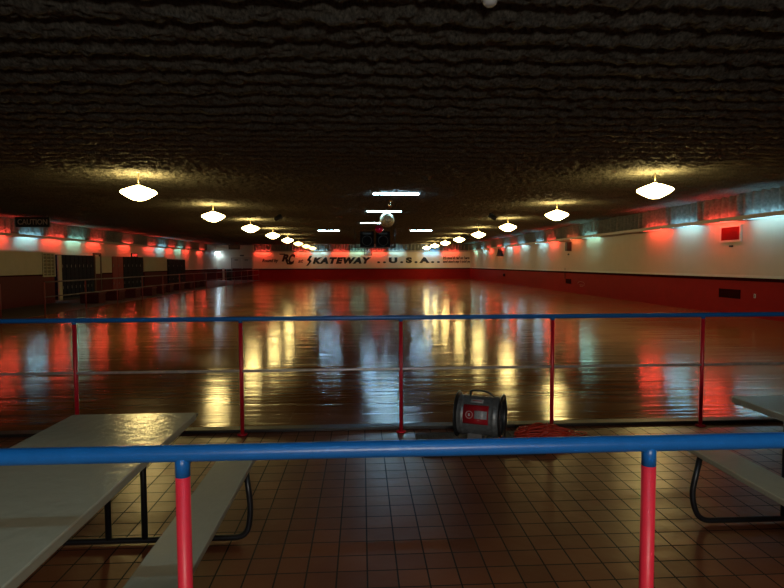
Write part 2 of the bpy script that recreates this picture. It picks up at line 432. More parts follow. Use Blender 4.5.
# ------------------------------------------------------------------ ceiling strip lights and hanging gear
def strip(px, py, L, label, first=[None]):
    c = at(px, py, z=L)
    if first[0] is None:
        t = thing('ceiling_light', label, 'light', c, group='strip lights in the ceiling folds')
        bm = bmn(); tube(bm, [(-.6, 0, 0), (.6, 0, 0)], .02, 10); obj('lamp_tube', bm, tubeW, t)
        bm = bmn(); bx(bm, -.65, .65, -.05, .05, .03, .13); obj('housing', bm, whitep, t)
        for s in (-1, 1):
            bm = bmn(); bx(bm, min(s*.6, s*.64), max(s*.6, s*.64), -.02, .02, -.02, .03); obj('end_socket', bm, whitep, t)
        first[0] = t
    else: t = dup(first[0], c, label, 'strip lights in the ceiling folds')
    return t
strip(396, 194, 3.335, 'white strip light in the ceiling above the small chrome fitting, brightest and nearest of them')
strip(384, 211.5, 3.355, 'white strip light in the ceiling just behind the mirror ball')
strip(374, 223, 3.365, 'faint white strip light in the ceiling left of the mirror ball, above the black speakers')
strip(329, 230.5, 3.362, 'thin white strip light in the ceiling left of the black speakers')
strip(421, 230.5, 3.362, 'thin white strip light in the ceiling right of the black speakers')

bs = dup(bpy.data.objects['ceiling_light'], (.1, -.55, 3.27), 'white strip light on the ceiling just behind the camera', 'strip lights in the ceiling folds')
# mirror ball
p = at(387, 220, y=20)
t = thing('mirror_ball', 'large mirror ball hanging in front of the black speakers', 'mirror ball', p)
bm = bmn(); bmesh.ops.create_uvsphere(bm, u_segments=36, v_segments=20, radius=.26); obj('ball', bm, mirror_mat(), t)
bm = bmn(); lathe(bm, [(0, .30), (.03, .30), (.035, .255), (0, .25)], 12); obj('cap', bm, chrome, t)
bm = bmn(); tube(bm, [(0, 0, .29), (0, 0, 3.36-p.z)], .008, 8); obj('hanging_rod', bm, steell, t)
p = at(379, 229, y=23.5)
t = thing('red_beacon', 'pink red glass ball lamp hanging below left of the mirror ball', 'lamp', p)
bm = bmn(); bmesh.ops.create_uvsphere(bm, u_segments=20, v_segments=12, radius=.17); [setattr(f, 'smooth', True) for f in bm.faces]; obj('ball', bm, pinkm, t)
bm = bmn(); tube(bm, [(0, 0, .16), (0, 0, 3.36-p.z)], .008, 8); obj('hanging_rod', bm, steell, t)
p = at(390.5, 205.5, y=16.6)
t = thing('ceiling_spotlight', 'small chrome two lobed fitting under the ceiling above the mirror ball', 'light', p)
bm = bmn(); bmesh.ops.create_uvsphere(bm, u_segments=16, v_segments=10, radius=.065); [setattr(f, 'smooth', True) for f in bm.faces]; obj('lower_lobe', bm, chrome, t)
bm = bmn(); tube(bm, [(0, 0, .05), (0, 0, .12)], .02, 8); obj('neck', bm, chrome, t)
bm = bmn(); lathe(bm, [(0, .20), (.055, .195), (.065, .16), (.05, .12), (0, .11)], 16); obj('upper_lobe', bm, chrome, t)

# speakers on a hanging shelf
YS = 29.5
a = at(357, 247, y=YS); b = at(393, 247, y=YS)
zs = a.z
blk2 = mat('matte_black', (.006, .006, .007), .9, spec=.1, noise=(20, .3))
t = thing('hanging_shelf', 'black shelf hung from the ceiling carrying two black speakers', 'shelf', ((a.x+b.x)/2, YS, zs))
w = (b.x-a.x)/2
bm = bmn(); bx(bm, -w-.15, w+.15, -.3, .3, -.04, 0); obj('board', bm, blk, t)
for sx in (-1, 1):
    for sy in (-1, 1):
        bm = bmn(); tube(bm, [(sx*(w+.1), sy*.27, 0), (sx*(w+.1), sy*.27, 3.36-zs)], .012, 8); obj('hanger_rod', bm, blackm, t)
def speaker(loc, label):
    t = thing('loudspeaker', label, 'speaker', loc, group='speakers on the hanging shelf')
    bm = bmn(); bx(bm, -.36, .36, -.25, .25, .005, .80); obj('cabinet', bm, blk2, t, bevel=.01)
    bm = bmn(); mt = Matrix.Translation((0, -.25, .32)) @ Matrix.Rotation(PI/2, 4, 'X')
    lathe(bm, [(.27, 0), (.26, .015), (.2, -.02), (.08, -.04), (0, -.02)], 24, mtx=mt); obj('woofer', bm, mat('cone_grey', (.012, .012, .013), .5, noise=(9, .3)), t)
    bm = bmn(); bx(bm, -.22, .22, -.262, -.25, .64, .74); obj('horn', bm, mat('cone_grey', (.012, .012, .013)), t)
    return t
cx = (a.x+b.x)/2
speaker((cx-.42, YS, zs), 'black loudspeaker on the left half of the hanging shelf')
speaker((cx+.42, YS, zs), 'black loudspeaker on the right half of the hanging shelf')

# black spotlights under the ceiling
def can(px, py, y, label, s=1, rz=0.5):
    c = at(px, py, y=y)
    t = thing('stage_spotlight', label, 'light', c, rz, group='black spotlights under the ceiling')
    mt = Matrix.Rotation(math.radians(60), 4, 'Y')
    bm = bmn(); lathe(bm, [(0, -.14*s), (.06*s, -.13*s), (.075*s, -.08*s), (.085*s, .13*s), (.075*s, .13*s), (.06*s, .02), (0, .02)], 18, mtx=mt); obj('can', bm, blk, t)
    bm = bmn(); tube(bm, [(0, -.1*s, 0), (0, -.1*s, .12*s), (0, .1*s, .12*s), (0, .1*s, 0)], .008, 6); obj('yoke', bm, blackm, t)
    bm = bmn(); tube(bm, [(0, 0, .12*s), (0, 0, 3.37-c.z)], .012, 8); obj('pole', bm, blackm, t)
can(278, 218, 20.5, 'black spotlight under the ceiling by the third lamp of the left row', 1.1, .4)
can(493, 217, 20.5, 'black spotlight under the ceiling by the third lamp of the right row', 1.15, 2.6)
can(467, 238, 32, 'black spotlight under the ceiling by the fourth lamp of the right row', 1.3, 2.6)
c = at(368, 251.5, y=YS-.1)
t = thing('hanging_fan', 'small dark square fan hanging beneath the shelf of speakers', 'fan', c)
bm = bmn(); bx(bm, -.2, .2, -.08, .08, .16, .19); bx(bm, -.2, .2, -.08, .08, -.2, -.17); bx(bm, -.2, -.17, -.08, .08, -.17, .16); bx(bm, .17, .2, -.08, .08, -.17, .16); obj('frame', bm, mat('fan_frame', (.05, .04, .03), .5, noise=(9, .2)), t)
bm = bmn()
for k in range(4):
    mt = Matrix.Rotation(k*PI/2+.4, 4, 'Y'); vs = bx(bm, .02, .15, -.01, .01, -.03, .03)
    for v in vs: v.co = mt @ v.co
tube(bm, [(0, -.04, 0), (0, .04, 0)], .035, 12); obj('blades', bm, steell, t)
bm = bmn(); tube(bm, [(0, 0, .19), (0, 0, zs-.04-c.z)], .012, 8); obj('bracket', bm, blackm, t)

# detector on the near ceiling
c = at(490, 1, z=3.36)
t = thing('smoke_detector', 'round white detector on the ceiling at the top of the view', 'detector', c)
bm = bmn(); lathe(bm, [(0, -.035), (.03, -.034), (.045, -.022), (.052, 0), (.052, .06), (0, .06)], 24); obj('cover', bm, whitep, t)
bm = bmn(); lathe(bm, [(.056, 0), (.062, .004), (.062, .03), (.056, .03)], 24); obj('rim', bm, trimw, t)

# ------------------------------------------------------------------ lettering
def text_mesh(s, size, bold=.0, ext=.006, sx=1.0, shear=0.0, spacing=1.0):
    cu = bpy.data.curves.new('t', 'FONT'); cu.body = s; cu.size = size; cu.offset = bold; cu.extrude = ext; cu.shear = shear
    cu.space_character = spacing; cu.resolution_u = 4
    o = bpy.data.objects.new('t', cu); C.objects.link(o)
    dg = bpy.context.evaluated_depsgraph_get(); dg.update()
    me = bpy.data.meshes.new_from_object(o.evaluated_get(dg))
    bpy.data.objects.remove(o)
    return me
def put_text(name, s, x0, x1, zb, zt, y, m, parent, bold=0, shear=0, spacing=1.0, face='-y', ext=.006, ypos=None):
    """text filling the box x0..x1 × zb..zt on a wall whose normal is -y"""
    me = text_mesh(s, 1, bold, ext, shear=shear, spacing=spacing)
    xs = [v.co.x for v in me.vertices]; ys = [v.co.y for v in me.vertices]
    ax, bx_, ay, by = min(xs), max(xs), min(ys), max(ys)
    for v in me.vertices:
        u = x0 + (v.co.x-ax)/(bx_-ax)*(x1-x0); w = zb + (v.co.y-ay)/(by-ay)*(zt-zb)
        v.co = Vector((u, y - v.co.z, w))
    me.materials.clear(); me.materials.append(m); me.name = name
    o = bpy.data.objects.new(name, me); C.objects.link(o); o.parent = parent
    return o
YT = YF-.008
def P(px, py): q = at(px, py, y=YT); return q.x, q.z
T = thing('painted_lettering', 'dark painted slogan with skating rink name on the white far wall', 'lettering', (0, 0, 0))
def word(name, s, pa, pb, m, **k):
    x0, zt = P(*pa); x1, zb = P(*pb); return put_text(name, s, x0, x1, zb, zt, YT, m, T, **k)
word('small_words', 'Round by', (262, 258.8), (278.5, 263.2), letterr, shear=.3, bold=.04)
# RC logo
word('logo_letter', 'R', (281.5, 254.2), (288.8, 261.5), letterr, bold=.06, shear=.3)
word('logo_letter', 'C', (288.3, 254.0), (295.4, 264.3), letterr, bold=.06, shear=.35)
bm = bmn(); x0, z1 = P(279.5, 253.6); x1, z0 = P(285, 254.7); bx(bm, x0, x1, YT-.006, YT, z0, z1); obj('logo_bar', bm, letterr, T)
bm = bmn(); q = [P(285.2, 259.5), P(287.2, 259.5), P(288.2, 263), P(293, 262.6), P(291.5, 264.6), P(287, 264.4)]
f = bm.faces.new([bm.verts.new((x, YT-.007, z)) for x, z in q]); bmesh.ops.solidify(bm, geom=[f], thickness=.005); obj('logo_tail', bm, letterr, T)
word('small_words', 'at', (298, 259.3), (303.5, 262.8), letterr, shear=.3, bold=.02)
# lightning S
bm = bmn(); q = [P(311.8, 255.8), P(307.5, 262.2), P(309.6, 262.2), P(306.3, 266.3), P(311.2, 261.0), P(309.2, 261.0), P(312.6, 257.4), P(314.5, 255.8)]
q = [P(309.6, 256), P(306.9, 260.2), P(309.3, 261.6), P(306.0, 266.0), P(308.0, 265.6), P(311.8, 261.0), P(309.8, 259.4), P(312.2, 256)]
f = bm.faces.new([bm.verts.new((x, YT-.009, z)) for x, z in q]); bmesh.ops.solidify(bm, geom=[f], thickness=.006); obj('lightning_letter', bm, letterm, T)
word('main_words', 'KATEWAY', (312.5, 257.3), (371.5, 263.7), letterm, bold=.075, shear=.25, spacing=1.25)
word('main_words', '. . U . S . A . .', (377, 257.3), (440, 263.0), letterm, bold=.075, spacing=1.0)
word('small_words', "It's cool & rad on here", (443, 256.3), (469.5, 259.3), letterr, bold=.04, shear=.2)
word('small_words', "and don't say I told ya", (443, 260.3), (470, 263.3), letterr, bold=.04, shear=.2)

# caution sign hung at left
ys = at(33, 222, x=-12.2).y
a = at(15.5, 217.2, y=ys); b = at(50, 227, y=ys)
T2 = thing('caution_sign', 'black hanging sign with grey capitals reading CAUTION near the left wall', 'sign', ((a.x+b.x)/2, ys, b.z))
hw = (b.x-a.x)/2; hh = a.z-b.z
bm = bmn(); bx(bm, -hw, hw, -.03, .03, 0, hh); obj('board', bm, blk, T2, bevel=.01)
put_text('lettering', 'CAUTION', -hw*.86, hw*.88, hh*.24, hh*.80, -.034, signletter, T2, bold=.012)
for s in (-1, 1):
    bm = bmn(); tube(bm, [(s*hw*.85, 0, hh), (s*hw*.85, 0, 3.38-b.z)], .006, 6); obj('chain', bm, steell, T2)

# ------------------------------------------------------------------ left side: booth, lockers, partitions, benches
YB0 = at(-40, 270, x=-12.3).y
def partition(x, y0, y1, zt, label, zr=ZRED, m=beige, th=.12, name='partition'):
    t = thing(name, label, 'partition', (x-th/2, (y0+y1)/2, 0), group='low partitions along the left walkway')
    h = (y1-y0)/2
    bm = bmn(); bx(bm, -th/2, th/2, -h, h, 0, zr, 1); bx(bm, -th/2, th/2, -h, h, zr, zt, 0); obj('panel', bm, [m, redw_shaded], t)
    bm = bmn(); bx(bm, -th/2-.02, th/2+.02, -h, h, zt, zt+.03); obj('top_cap', bm, fascia, t)
    bm = bmn(); bx(bm, th/2, th/2+.015, -h, h, zr-.02, zr+.03); obj('chair_rail', bm, darkred, t)
    return t
ye = at(42, 260, x=-12.3).y
partition(-12.3, 10.0, ye, 2.0, 'long beige and red partition nearest the camera on the left', zr=1.12)
bm = bmn(); bx(bm, XL+.01, -12.45, ye-.12, ye, 0, ZRED, 1); bx(bm, XL+.01, -12.45, ye-.12, ye, ZRED, 2.0, 0)
tag(obj('partition_return', bm, [beige, redw_shaded]), 'short return panel joining the nearest partition to the left wall', 'partition')
y2 = at(55, 260, x=-12.3).y
t = thing('lattice_panel', 'beige lattice grille panel at the end of the long left partition', 'panel', (-12.3, (ye+y2)/2, 0))
h = (y2-ye)/2-.02; z0 = 1.05; z1 = 2.0
bm = bmn()
for yy in (-h, h-.05): bx(bm, -.02, .02, yy, yy+.05, z0, z1)
for zz in (z0, z1-.05): bx(bm, -.02, .02, -h+.05, h-.05, zz, zz+.05)
obj('frame', bm, beige, t)
bm = bmn()
for k in range(1, 3): bx(bm, -.01, .01, -h+2*h*k/3-.012, -h+2*h*k/3+.012, z0+.05, z1-.05)
for k in range(1, 7): bx(bm, -.014, -.0101, -h+.05, h-.05, z0+(z1-z0)*k/7-.012, z0+(z1-z0)*k/7+.012)
obj('lattice', bm, beige, t)
bm = bmn(); bx(bm, -.12, -.03, -h, h, 0, 1.05, 1); bx(bm, -.12, -.03, -h, h, 1.05, 2.0, 0); obj('backing', bm, [mat('dull_panel', (.16, .13, .07), .6, noise=(4, .1)), redw_shaded], t)

def lockers(y0, y1, m, n, label, zt=1.95):
    t = thing('locker_bank', label, 'lockers', (-12.9, (y0+y1)/2, 0), group='locker banks along the left wall')
    h = (y1-y0)/2
    bm = bmn(); bx(bm, -.5, 0, -h, h, .08, zt); obj('body', bm, m, t)
    bm = bmn(); bx(bm, -.45, -.04, -h+.02, h-.02, 0, .08); obj('plinth', bm, blk, t)
    w = 2*h/n
    for k in range(n):
        for zz in ((.10, .98), (1.0, zt-.02)):
            bm = bmn(); bx(bm, .001, .018, -h+k*w+.012, -h+(k+1)*w-.012, zz[0], zz[1]); d = obj('locker_door', bm, m, t, bevel=.004)
            bm = bmn(); bx(bm, .018, .035, -h+k*w+.05, -h+k*w+.075, (zz[0]+zz[1])/2-.06, (zz[0]+zz[1])/2+.06); obj('handle', bm, steel, d)
    return t
yy = lambda px: at(px, 262, x=-12.9).y
t = lockers(yy(61), yy(93.5), lockm, 8, 'dark blue locker bank, widest, right of the lattice panel')
bm = bmn(); bx(bm, -.03, .03, -.12, .12, 0, 1.93)
tag(obj('partition_post', bm, beige, loc=(-12.85, yy(58.2), 0)), 'narrow beige upright between lattice panel and widest dark blue lockers', 'post')
# doorframe piece
t = thing('door_surround', 'narrow beige panel with brown frame right of the widest dark blue lockers', 'panel', (-12.9, (yy(94)+yy(101))/2, 0))
h = (yy(101)-yy(94.2))/2
bm = bmn(); bx(bm, -.05, 0, -h+.09, h-.09, ZRED, 1.92, 0); bx(bm, -.05, 0, -h+.09, h-.09, 0, ZRED, 1); obj('panel', bm, [beige, redw_shaded], t)
bm = bmn(); bx(bm, -.06, .03, -h, -h+.09, 0, 2.0); bx(bm, -.06, .03, h-.09, h, 0, 2.0); bx(bm, -.06, .03, -h, h, 2.0, 2.08); obj('frame', bm, mat('brown_frame', (.10, .045, .03), .5, noise=(9, .3)), t)
partition(-12.9, yy(102), yy(111.8), 1.92, 'short beige and red partition left of the bright red locker')
lockers(yy(112.2), yy(122.8), lockr, 2, 'bright red locker bank beside the short beige partition')
lockers(yy(123.2), yy(143), lockg, 5, 'grey blue locker bank right of the bright red lockers')
ct = partition(-12.9, yy(144.2), yy(167), 1.96, 'beige and red partition between two dark locker banks, right of the grey blue one')
lockers(yy(168), yy(185), lockg, 4, 'dark locker bank farthest from the camera on the left', 1.88)
# exit sign on lockers
ya = yy(131.5); yb = yy(139.5)
t = thing('exit_sign', 'small red lettered EXIT sign standing on top of the grey blue lockers', 'sign', (-12.95, (ya+yb)/2, 1.95))
bm = bmn(); bx(bm, -.03, .03, -.42, .42, 0, .22); obj('box', bm, blk, t)
o = put_text('lettering', 'EXIT', -.36, .36, .04, .18, -.034, exitm, t, bold=.02); o.rotation_euler = (0, 0, PI/2)

# red carpeted bench blocks on the walkway
BEN = [(82, 97, 303.5), (102, 119, 300.5), (121, 134, 298), (140, 149, 296), (152, 157.5, 294), (159, 168, 292.5), (172, 178, 290.5), (181, 187, 289), (189.5, 193.5, 287.8), (196, 202, 286.6)]
bp_ = None
for i, (pa, pb, pyb) in enumerate(BEN):
    c = at((pa+pb)/2, pyb, z=0)
    lab = 'red carpeted bench block on the left walkway, %s from the camera' % NTH[i]
    if bp_ is None:
        t = thing('bench_block', lab, 'bench', (c.x, c.y+.3, 0), group='red carpeted bench blocks'); bp_ = t
        bm = bmn(); bx(bm, -.36, .36, -.3, .3, 0, .36); obj('base', bm, carpetr, t, bevel=.02)
        bm = bmn(); bx(bm, -.39, .39, -.33, .33, .361, .43); obj('seat', bm, mat('bench_seat', (.09, .004, .003), .8, noise=(40, .3)), t, bevel=.02)
    else: dup(bp_, (c.x, c.y+.3, 0), lab, 'red carpeted bench blocks')

# far left corner
t = struct(bpy.data.objects.new('door_1', None)); C.objects.link(t)
a = at(232, 259, y=YFL); b = at(252, 259, y=YFL)
doorp = mat('door_paint', (.36, .33, .28), .5, noise=(5, .1))
for k in range(2):
    bm = bmn(); w = (b.x-a.x)/2; x0 = a.x+k*w+.02; bx(bm, x0, x0+w-.04, YFL-.04, YFL-.001, ZRED+.05, 2.05, 0); bx(bm, x0, x0+w-.04, YFL-.04, YFL-.001, .01, ZRED+.049, 1)
    d = obj('door_leaf', bm, [doorp, redw_shaded], t)
    bm = bmn(); bx(bm, x0+.25*w, x0+.6*w, YFL-.07, YFL-.04, 1.9, 1.98); obj('closer', bm, blk, d)
bm = bmn(); bx(bm, a.x-.06, a.x, YFL-.05, YFL-.001, 0, 2.1); bx(bm, b.x, b.x+.06, YFL-.05, YFL-.001, 0, 2.1); bx(bm, a.x-.06, b.x+.06, YFL-.05, YFL-.001, 2.1, 2.16); obj('door_frame', bm, mat('frame_grey', (.15, .13, .11), .5, noise=(5, .1)), t)
c = at(242, 255.6, y=YFL)
bm = bmn(); bx(bm, -.2, .2, -.03, -.001, -.07, .07); tag(obj('door_plate', bm, mat('brown_plate', (.08, .05, .04), .5, noise=(5, .1)), loc=(c.x, YFL, c.z)), 'small brown plate above the far left double doors', 'sign')
c = at(234.5, 247.2, y=50)
t = thing('hanging_box_sign', 'unlit brown box sign hanging before the far left doors', 'sign', c)
bm = bmn(); bx(bm, -.5, .5, -.08, .08, -.2, .2); obj('box', bm, mat('box_brown', (.07, .045, .025), .5, noise=(5, .2)), t)
bm = bmn(); bx(bm, -.42, .36, -.085, -.08, -.12, .12); obj('face', bm, mat('box_face', (.14, .10, .06), .5, noise=(5, .2)), t)
for s in (-1, 1):
    bm = bmn(); tube(bm, [(s*.4, 0, .2), (s*.4, 0, 3.38-c.z)], .01, 6); obj('hanger', bm, steell, t)
c = at(217.3, 252.3, y=55.0)
t = thing('corner_floodlight', 'small bright bluish floodlight high in the far left corner', 'light', c)
bm = bmn(); bx(bm, -.22, .22, -.1, .1, -.02, .06); obj('housing', bm, whitep, t)
bm = bmn(); bx(bm, -.2, .2, -.08, .08, -.05, -.021); obj('lens', bm, corner, t)
bm = bmn(); tube(bm, [(0, 0, .03), (0, YFL-c.y-.001, .03)], .015, 6); obj('bracket', bm, blackm, t)
c = at(223.5, 283, z=0)
t = thing('white_post', 'white painted post in the far left corner', 'post', (c.x, 54, 0)); t.location.x = at(223.5, 275, y=54).x
bm = bmn(); tube(bm, [(0, 0, 0.02), (0, 0, 1.2)], .09, 14); obj('shaft', bm, trimw, t)
bm = bmn(); lathe(bm, [(0, 0), (.16, 0), (.16, .02), (0, .02)], 16); obj('base', bm, trimw, t)
x = at(229, 275, y=54.2).x
t = thing('waste_bin', 'black waste bin between the white post and the far left doors', 'bin', (x, 54.2, 0))
bm = bmn(); lathe(bm, [(0, 0), (.24, 0), (.28, .85), (0, .85)], 20); obj('body', bm, blk, t)
bm = bmn(); lathe(bm, [(.295, .85), (.295, .9), (.2, 1.05), (0, 1.08)], 20); obj('lid', bm, blk, t)

# ------------------------------------------------------------------ right wall fittings
def wy(px): return at(px, 260, x=XR).y
def wz(px, py): return at(px, py, x=XR).z
y0, y1 = wy(741.5), wy(720.5); z1, z0 = wz(730, 225.5), wz(730, 242)
t = thing('framed_panel', 'red panel in a thin white frame under the ledge of the right wall', 'panel', (XR, (y0+y1)/2, z0))
h = (y1-y0)/2; H = z1-z0
bm = bmn()
bx(bm, -.05, -.001, -h, -h+.05, 0, H); bx(bm, -.05, -.001, h-.05, h, 0, H); bx(bm, -.05, -.001, -h+.05, h-.05, 0, .05); bx(bm, -.05, -.001, -h+.05, h-.05, H-.05, H); obj('frame', bm, trimw, t)
bm = bmn(); bx(bm, -.03, -.001, -h+.05, h-.05, .05, H-.05); obj('red_panel', bm, mat('glossy_red', (.15, .004, .005), .7, spec=.05, noise=(3, .2)), t)
def wallbox(name, label, cat, px, py, w, hgt, d, m):
    c = at(px, py, x=XR); t = thing(name, label, cat, (XR, c.y, c.z))
    bm = bmn(); bx(bm, -d, -.001, -w/2, w/2, -hgt/2, hgt/2); obj('body', bm, m, t, bevel=min(.01, d*.3))
    return t
t = wallbox('wall_hook', 'small black hook on the right wall below the framed red panel', 'hook', 732, 246.2, .12, .05, .06, blk)
t = wallbox('air_vent', 'large dark louvred vent in the red wainscot of the right wall', 'vent', 729.5, 293.5, .95, .26, .012, darkred)
for k in range(5):
    bm = bmn(); bx(bm, -.022, -.012, -.44, .44, -.11+k*.05, -.10+k*.05); obj('slat', bm, darkred, t)
t = wallbox('power_outlet', 'small pale outlet right of the large vent on the red wainscot', 'outlet', 755, 296, .07, .11, .012, whitep)
bm = bmn(); bx(bm, -.016, -.0125, -.02, .02, .01, .035); bx(bm, -.016, -.0125, -.02, .02, -.035, -.01); obj('socket', bm, blk, t)
t = wallbox('wall_speaker', 'black box speaker fixed high on the right wall under the ledge', 'speaker', 570.5, 246.5, .32, .46, .22, mat('speaker_brown', (.03, .015, .012), .5, noise=(9, .3)))
bm = bmn(); bx(bm, -.232, -.221, -.14, .14, -.2, .2); obj('grille', bm, blk, t)
wallbox('wall_hook', 'small black knob on the right wall below the black box speaker', 'hook', 569, 254.3, .10, .08, .06, blk)
t = wallbox('air_vent', 'small dark vent in the red wainscot below the black box speaker', 'vent', 568.5, 281.3, .75, .24, .015, darkred)
for k in range(4):
    bm = bmn(); bx(bm, -.026, -.0155, -.33, .33, -.09+k*.05, -.08+k*.05); obj('slat', bm, darkred, t)
bm = bmn(); c1 = at(565, 268, x=XR-.02); c2 = at(565, 278.5, x=XR-.02); tube(bm, [c1, (c1.x, c1.y, c2.z)], .012, 6)
tag(obj('wall_cable', bm, blackm), 'thin dark cable running down to the small vent on the right wall', 'cable')
c = at(581, 284, x=XR-.004); bm = bmn()
tube(bm, [(XR-.004, c.y + .42*math.cos(k*PI/10), c.z + .12*math.sin(k*PI/10)) for k in range(17)], .006, 6)
tube(bm, [(XR-.004, c.y-.3+.06*k, c.z-.05+.03*math.sin(k*2)) for k in range(9)], .005, 6)
tag(obj('scrawled_mark', bm, mat('chalk', (.45, .25, .2), .7, noise=(9, .2))), 'pale looping scrawl on the red wainscot right of the small vent', 'mark')
c = at(503.5, 251.5, x=XR)
t = thing('wall_speaker', 'dark horn shaped speaker on the far part of the right wall', 'speaker', (XR, c.y, c.z))
bm = bmn(); lathe(bm, [(0, -.35), (.26, -.35), (.26, -.3), (.12, .25), (0, .3)], 14, mtx=Matrix.Translation((-.27, 0, 0))); obj('body', bm, blk, t)
bm = bmn(); bx(bm, -.2, -.001, -.03, .03, .0, .05); obj('bracket', bm, blackm, t)
wallbox('junction_box', 'small dark box on the red wainscot at the far part of the right wall', 'box', 504.5, 275, .45, .2, .06, darkred)

# ------------------------------------------------------------------ railings
def railing(label, xs_posts, x0, x1, y, ztop, zmid, r, rm_, blue_cap, group=None):
    t = thing('railing', label, 'railing', (0, y, 0))
    bm = bmn(); n = 40
    tube(bm, [(x0+(x1-x0)*k/n, 0, ztop-r) for k in range(n+1)], r, 20); obj('top_rail', bm, blue, t)
    bm = bmn(); 
    e = sorted([x0]+xs_posts+[x1])
    tube(bm, [(x0+(x1-x0)*k/n, 0, zmid) for k in range(n+1)], r*.62, 12); obj('mid_rail', bm, worn, t)
    for x in xs_posts:
        bm = bmn(); zc = ztop-2*r*.6-blue_cap
        tube(bm, [(x, 0, 0.012), (x, 0, .5), (x, 0, zc)], r*.86, 18); p = obj('post', bm, rm_, t)
        bm = bmn(); tube(bm, [(x, 0, zc), (x, 0, ztop-r)], r*.87, 18); c = obj('post_top', bm, blue, p)
        bm = bmn(); lathe(bm, [(0, 0), (.045, 0), (.045, .012), (0, .012)], 16, mtx=Matrix.Translation((x, 0, 0))); obj('base_flange', bm, rm_, p)
    return t
YR = 1.43
xp = [at(184, 520, y=YR).x, at(647.5, 520, y=YR).x]
railing('near blue railing with bright red posts crossing the whole foreground', [-1.87]+xp+[1.83], -1.87, 1.83, YR, 1.042, .56, .0215, redm, .055)
YR2 = 4.93
xp2 = [at(px, 380, y=YR2).x for px in (76, 241.5, 401, 552, 701.5)]
print('posts2', xp2, 'posts1', xp)
d = 1.37
railing('far blue topped railing with crimson posts at the rink edge', [xp2[0]-2*d, xp2[0]-d]+xp2+[xp2[-1]+d, xp2[-1]+2*d], xp2[0]-2*d, xp2[-1]+2*d, YR2, 1.045, .568, .020, redm2, .03)

# long railing down the left of the rink
t = thing('railing', 'long dark red railing running down the left side of the rink', 'railing', (XW, 0, 0))
ya, yb_ = 17.2, 52.0
dr = mat('dull_red_rail', (.20, .03, .03), .35, noise=(9, .3)); gr = mat('dull_rail', (.10, .07, .07), .3, metal=.4, noise=(9, .3))
bm = bmn(); tube(bm, [(0, ya+(yb_-ya)*k/30, 1.0) for k in range(31)], .022, 10); obj('top_rail', bm, gr, t)
bm = bmn(); tube(bm, [(0, ya+(yb_-ya)*k/30, .55) for k in range(31)], .018, 10); obj('mid_rail', bm, gr, t)
for k in range(15):
    bm = bmn(); y = ya + (yb_-ya)*k/14; tube(bm, [(0, y, 0), (0, y, 1.0)], .022, 10); obj('post', bm, dr, t)
t = thing('railing', 'short end of a red railing at the left edge before the long partition', 'railing', (-9.5, 0, 0))
bm = bmn(); tube(bm, [(-1.0, 15.3, .52), (-.05, 15.3, .52)], .018, 10); obj('mid_rail', bm, gr, t)
bm = bmn(); tube(bm, [(-1.0, 15.3, 1.0), (-.05, 15.3, 1.0)], .02, 10); obj('top_rail', bm, gr, t)
for x in (-1.0, -.05):
    bm = bmn(); tube(bm, [(x, 15.3, 0), (x, 15.3, 1.0)], .022, 10); obj('post', bm, dr, t)

# ------------------------------------------------------------------ picnic tables
def rbox(bm, x0, x1, y0, y1, z0, z1, r, mi=0):
    pts = []
    for cx, cy, a0 in ((x1-r, y1-r, 0), (x0+r, y1-r, 90), (x0+r, y0+r, 180), (x1-r, y0+r, 270)):
        for k in range(6): a = math.radians(a0+k*18); pts.append((cx+r*math.cos(a), cy+r*math.sin(a)))
    A = [bm.verts.new((x, y, z0)) for x, y in pts]; B = [bm.verts.new((x, y, z1)) for x, y in pts]
    bm.faces.new(A[::-1]).material_index = mi; bm.faces.new(B).material_index = mi
    n = len(pts)
    for k in range(n): bm.faces.new((A[k], A[(k+1) % n], B[(k+1) % n], B[k])).material_index = 1
def arc_tube(bm, pts, r, rad=.07, seg=12):
    out = [Vector(pts[0])]
    for a, b, c in zip(pts, pts[1:], pts[2:]):
        a, b, c = Vector(a), Vector(b), Vector(c)
        u = (a-b).normalized(); v = (c-b).normalized(); rr = min(rad, (a-b).length*.45, (c-b).length*.45)
        for k in range(7):
            s = k/6; p0 = b+u*rr; p1 = b+v*rr
            out.append(p0*(1-s)**2 + b*2*s*(1-s) + p1*s*s)
    out.append(Vector(pts[-1])); tube(bm, out, r, seg)
def picnic(label, xc, y0, y1, yb0, yb1, bo, legs, fo, bend):
    t = thing('picnic_table', label, 'table', (xc, (y0+y1)/2, 0), group='folding picnic tables with attached benches')
    cy = (y0+y1)/2
    bm = bmn(); rbox(bm, -.312, .312, y0-cy, y1-cy, .705, .74, .02); obj('tabletop', bm, [tabletop, tedge], t, bevel=.005)
    for s in (-1, 1):
        bm = bmn(); rbox(bm, min(s*(bo-.2), s*bo), max(s*(bo-.2), s*bo), yb0-cy, yb1-cy, .40, .43, .02); obj('bench_seat', bm, [tabletop, tedge], t, bevel=.005)
    for s, yy_ in ((1, yb1-fo-cy), (-1, yb0+fo-cy)):
        bm = bmn()
        arc_tube(bm, [(-bo+.03, yy_, .40), (-bo-bend, yy_, .17), (-bo+.03, yy_, .022), (bo-.03, yy_, .022), (bo+bend, yy_, .17), (bo-.03, yy_, .40)], .016, .09); obj('foot_frame', bm, blackm, t)
        for q in legs:
            bm = bmn(); tube(bm, [(q, yy_, .03), (q, yy_, .705)], .016, 12); obj('leg', bm, blackm, t)
            bm = bmn(); arc_tube(bm, [(q, yy_, .58), (q, yy_-s*.13, .63), (q, yy_-s*.30, .703)], .009, .05, 8); obj('brace', bm, blackm, t)
        bm = bmn(); bx(bm, -.28, .28, yy_-.02, yy_+.02, .69, .704); obj('crossbar', bm, blackm, t)
    return t
picnic('grey topped picnic table with benches at the left behind the near railing', -1.165, 1.02, 2.90, 1.0, 3.16, .562, (-.20, -.01), .155, -.005)
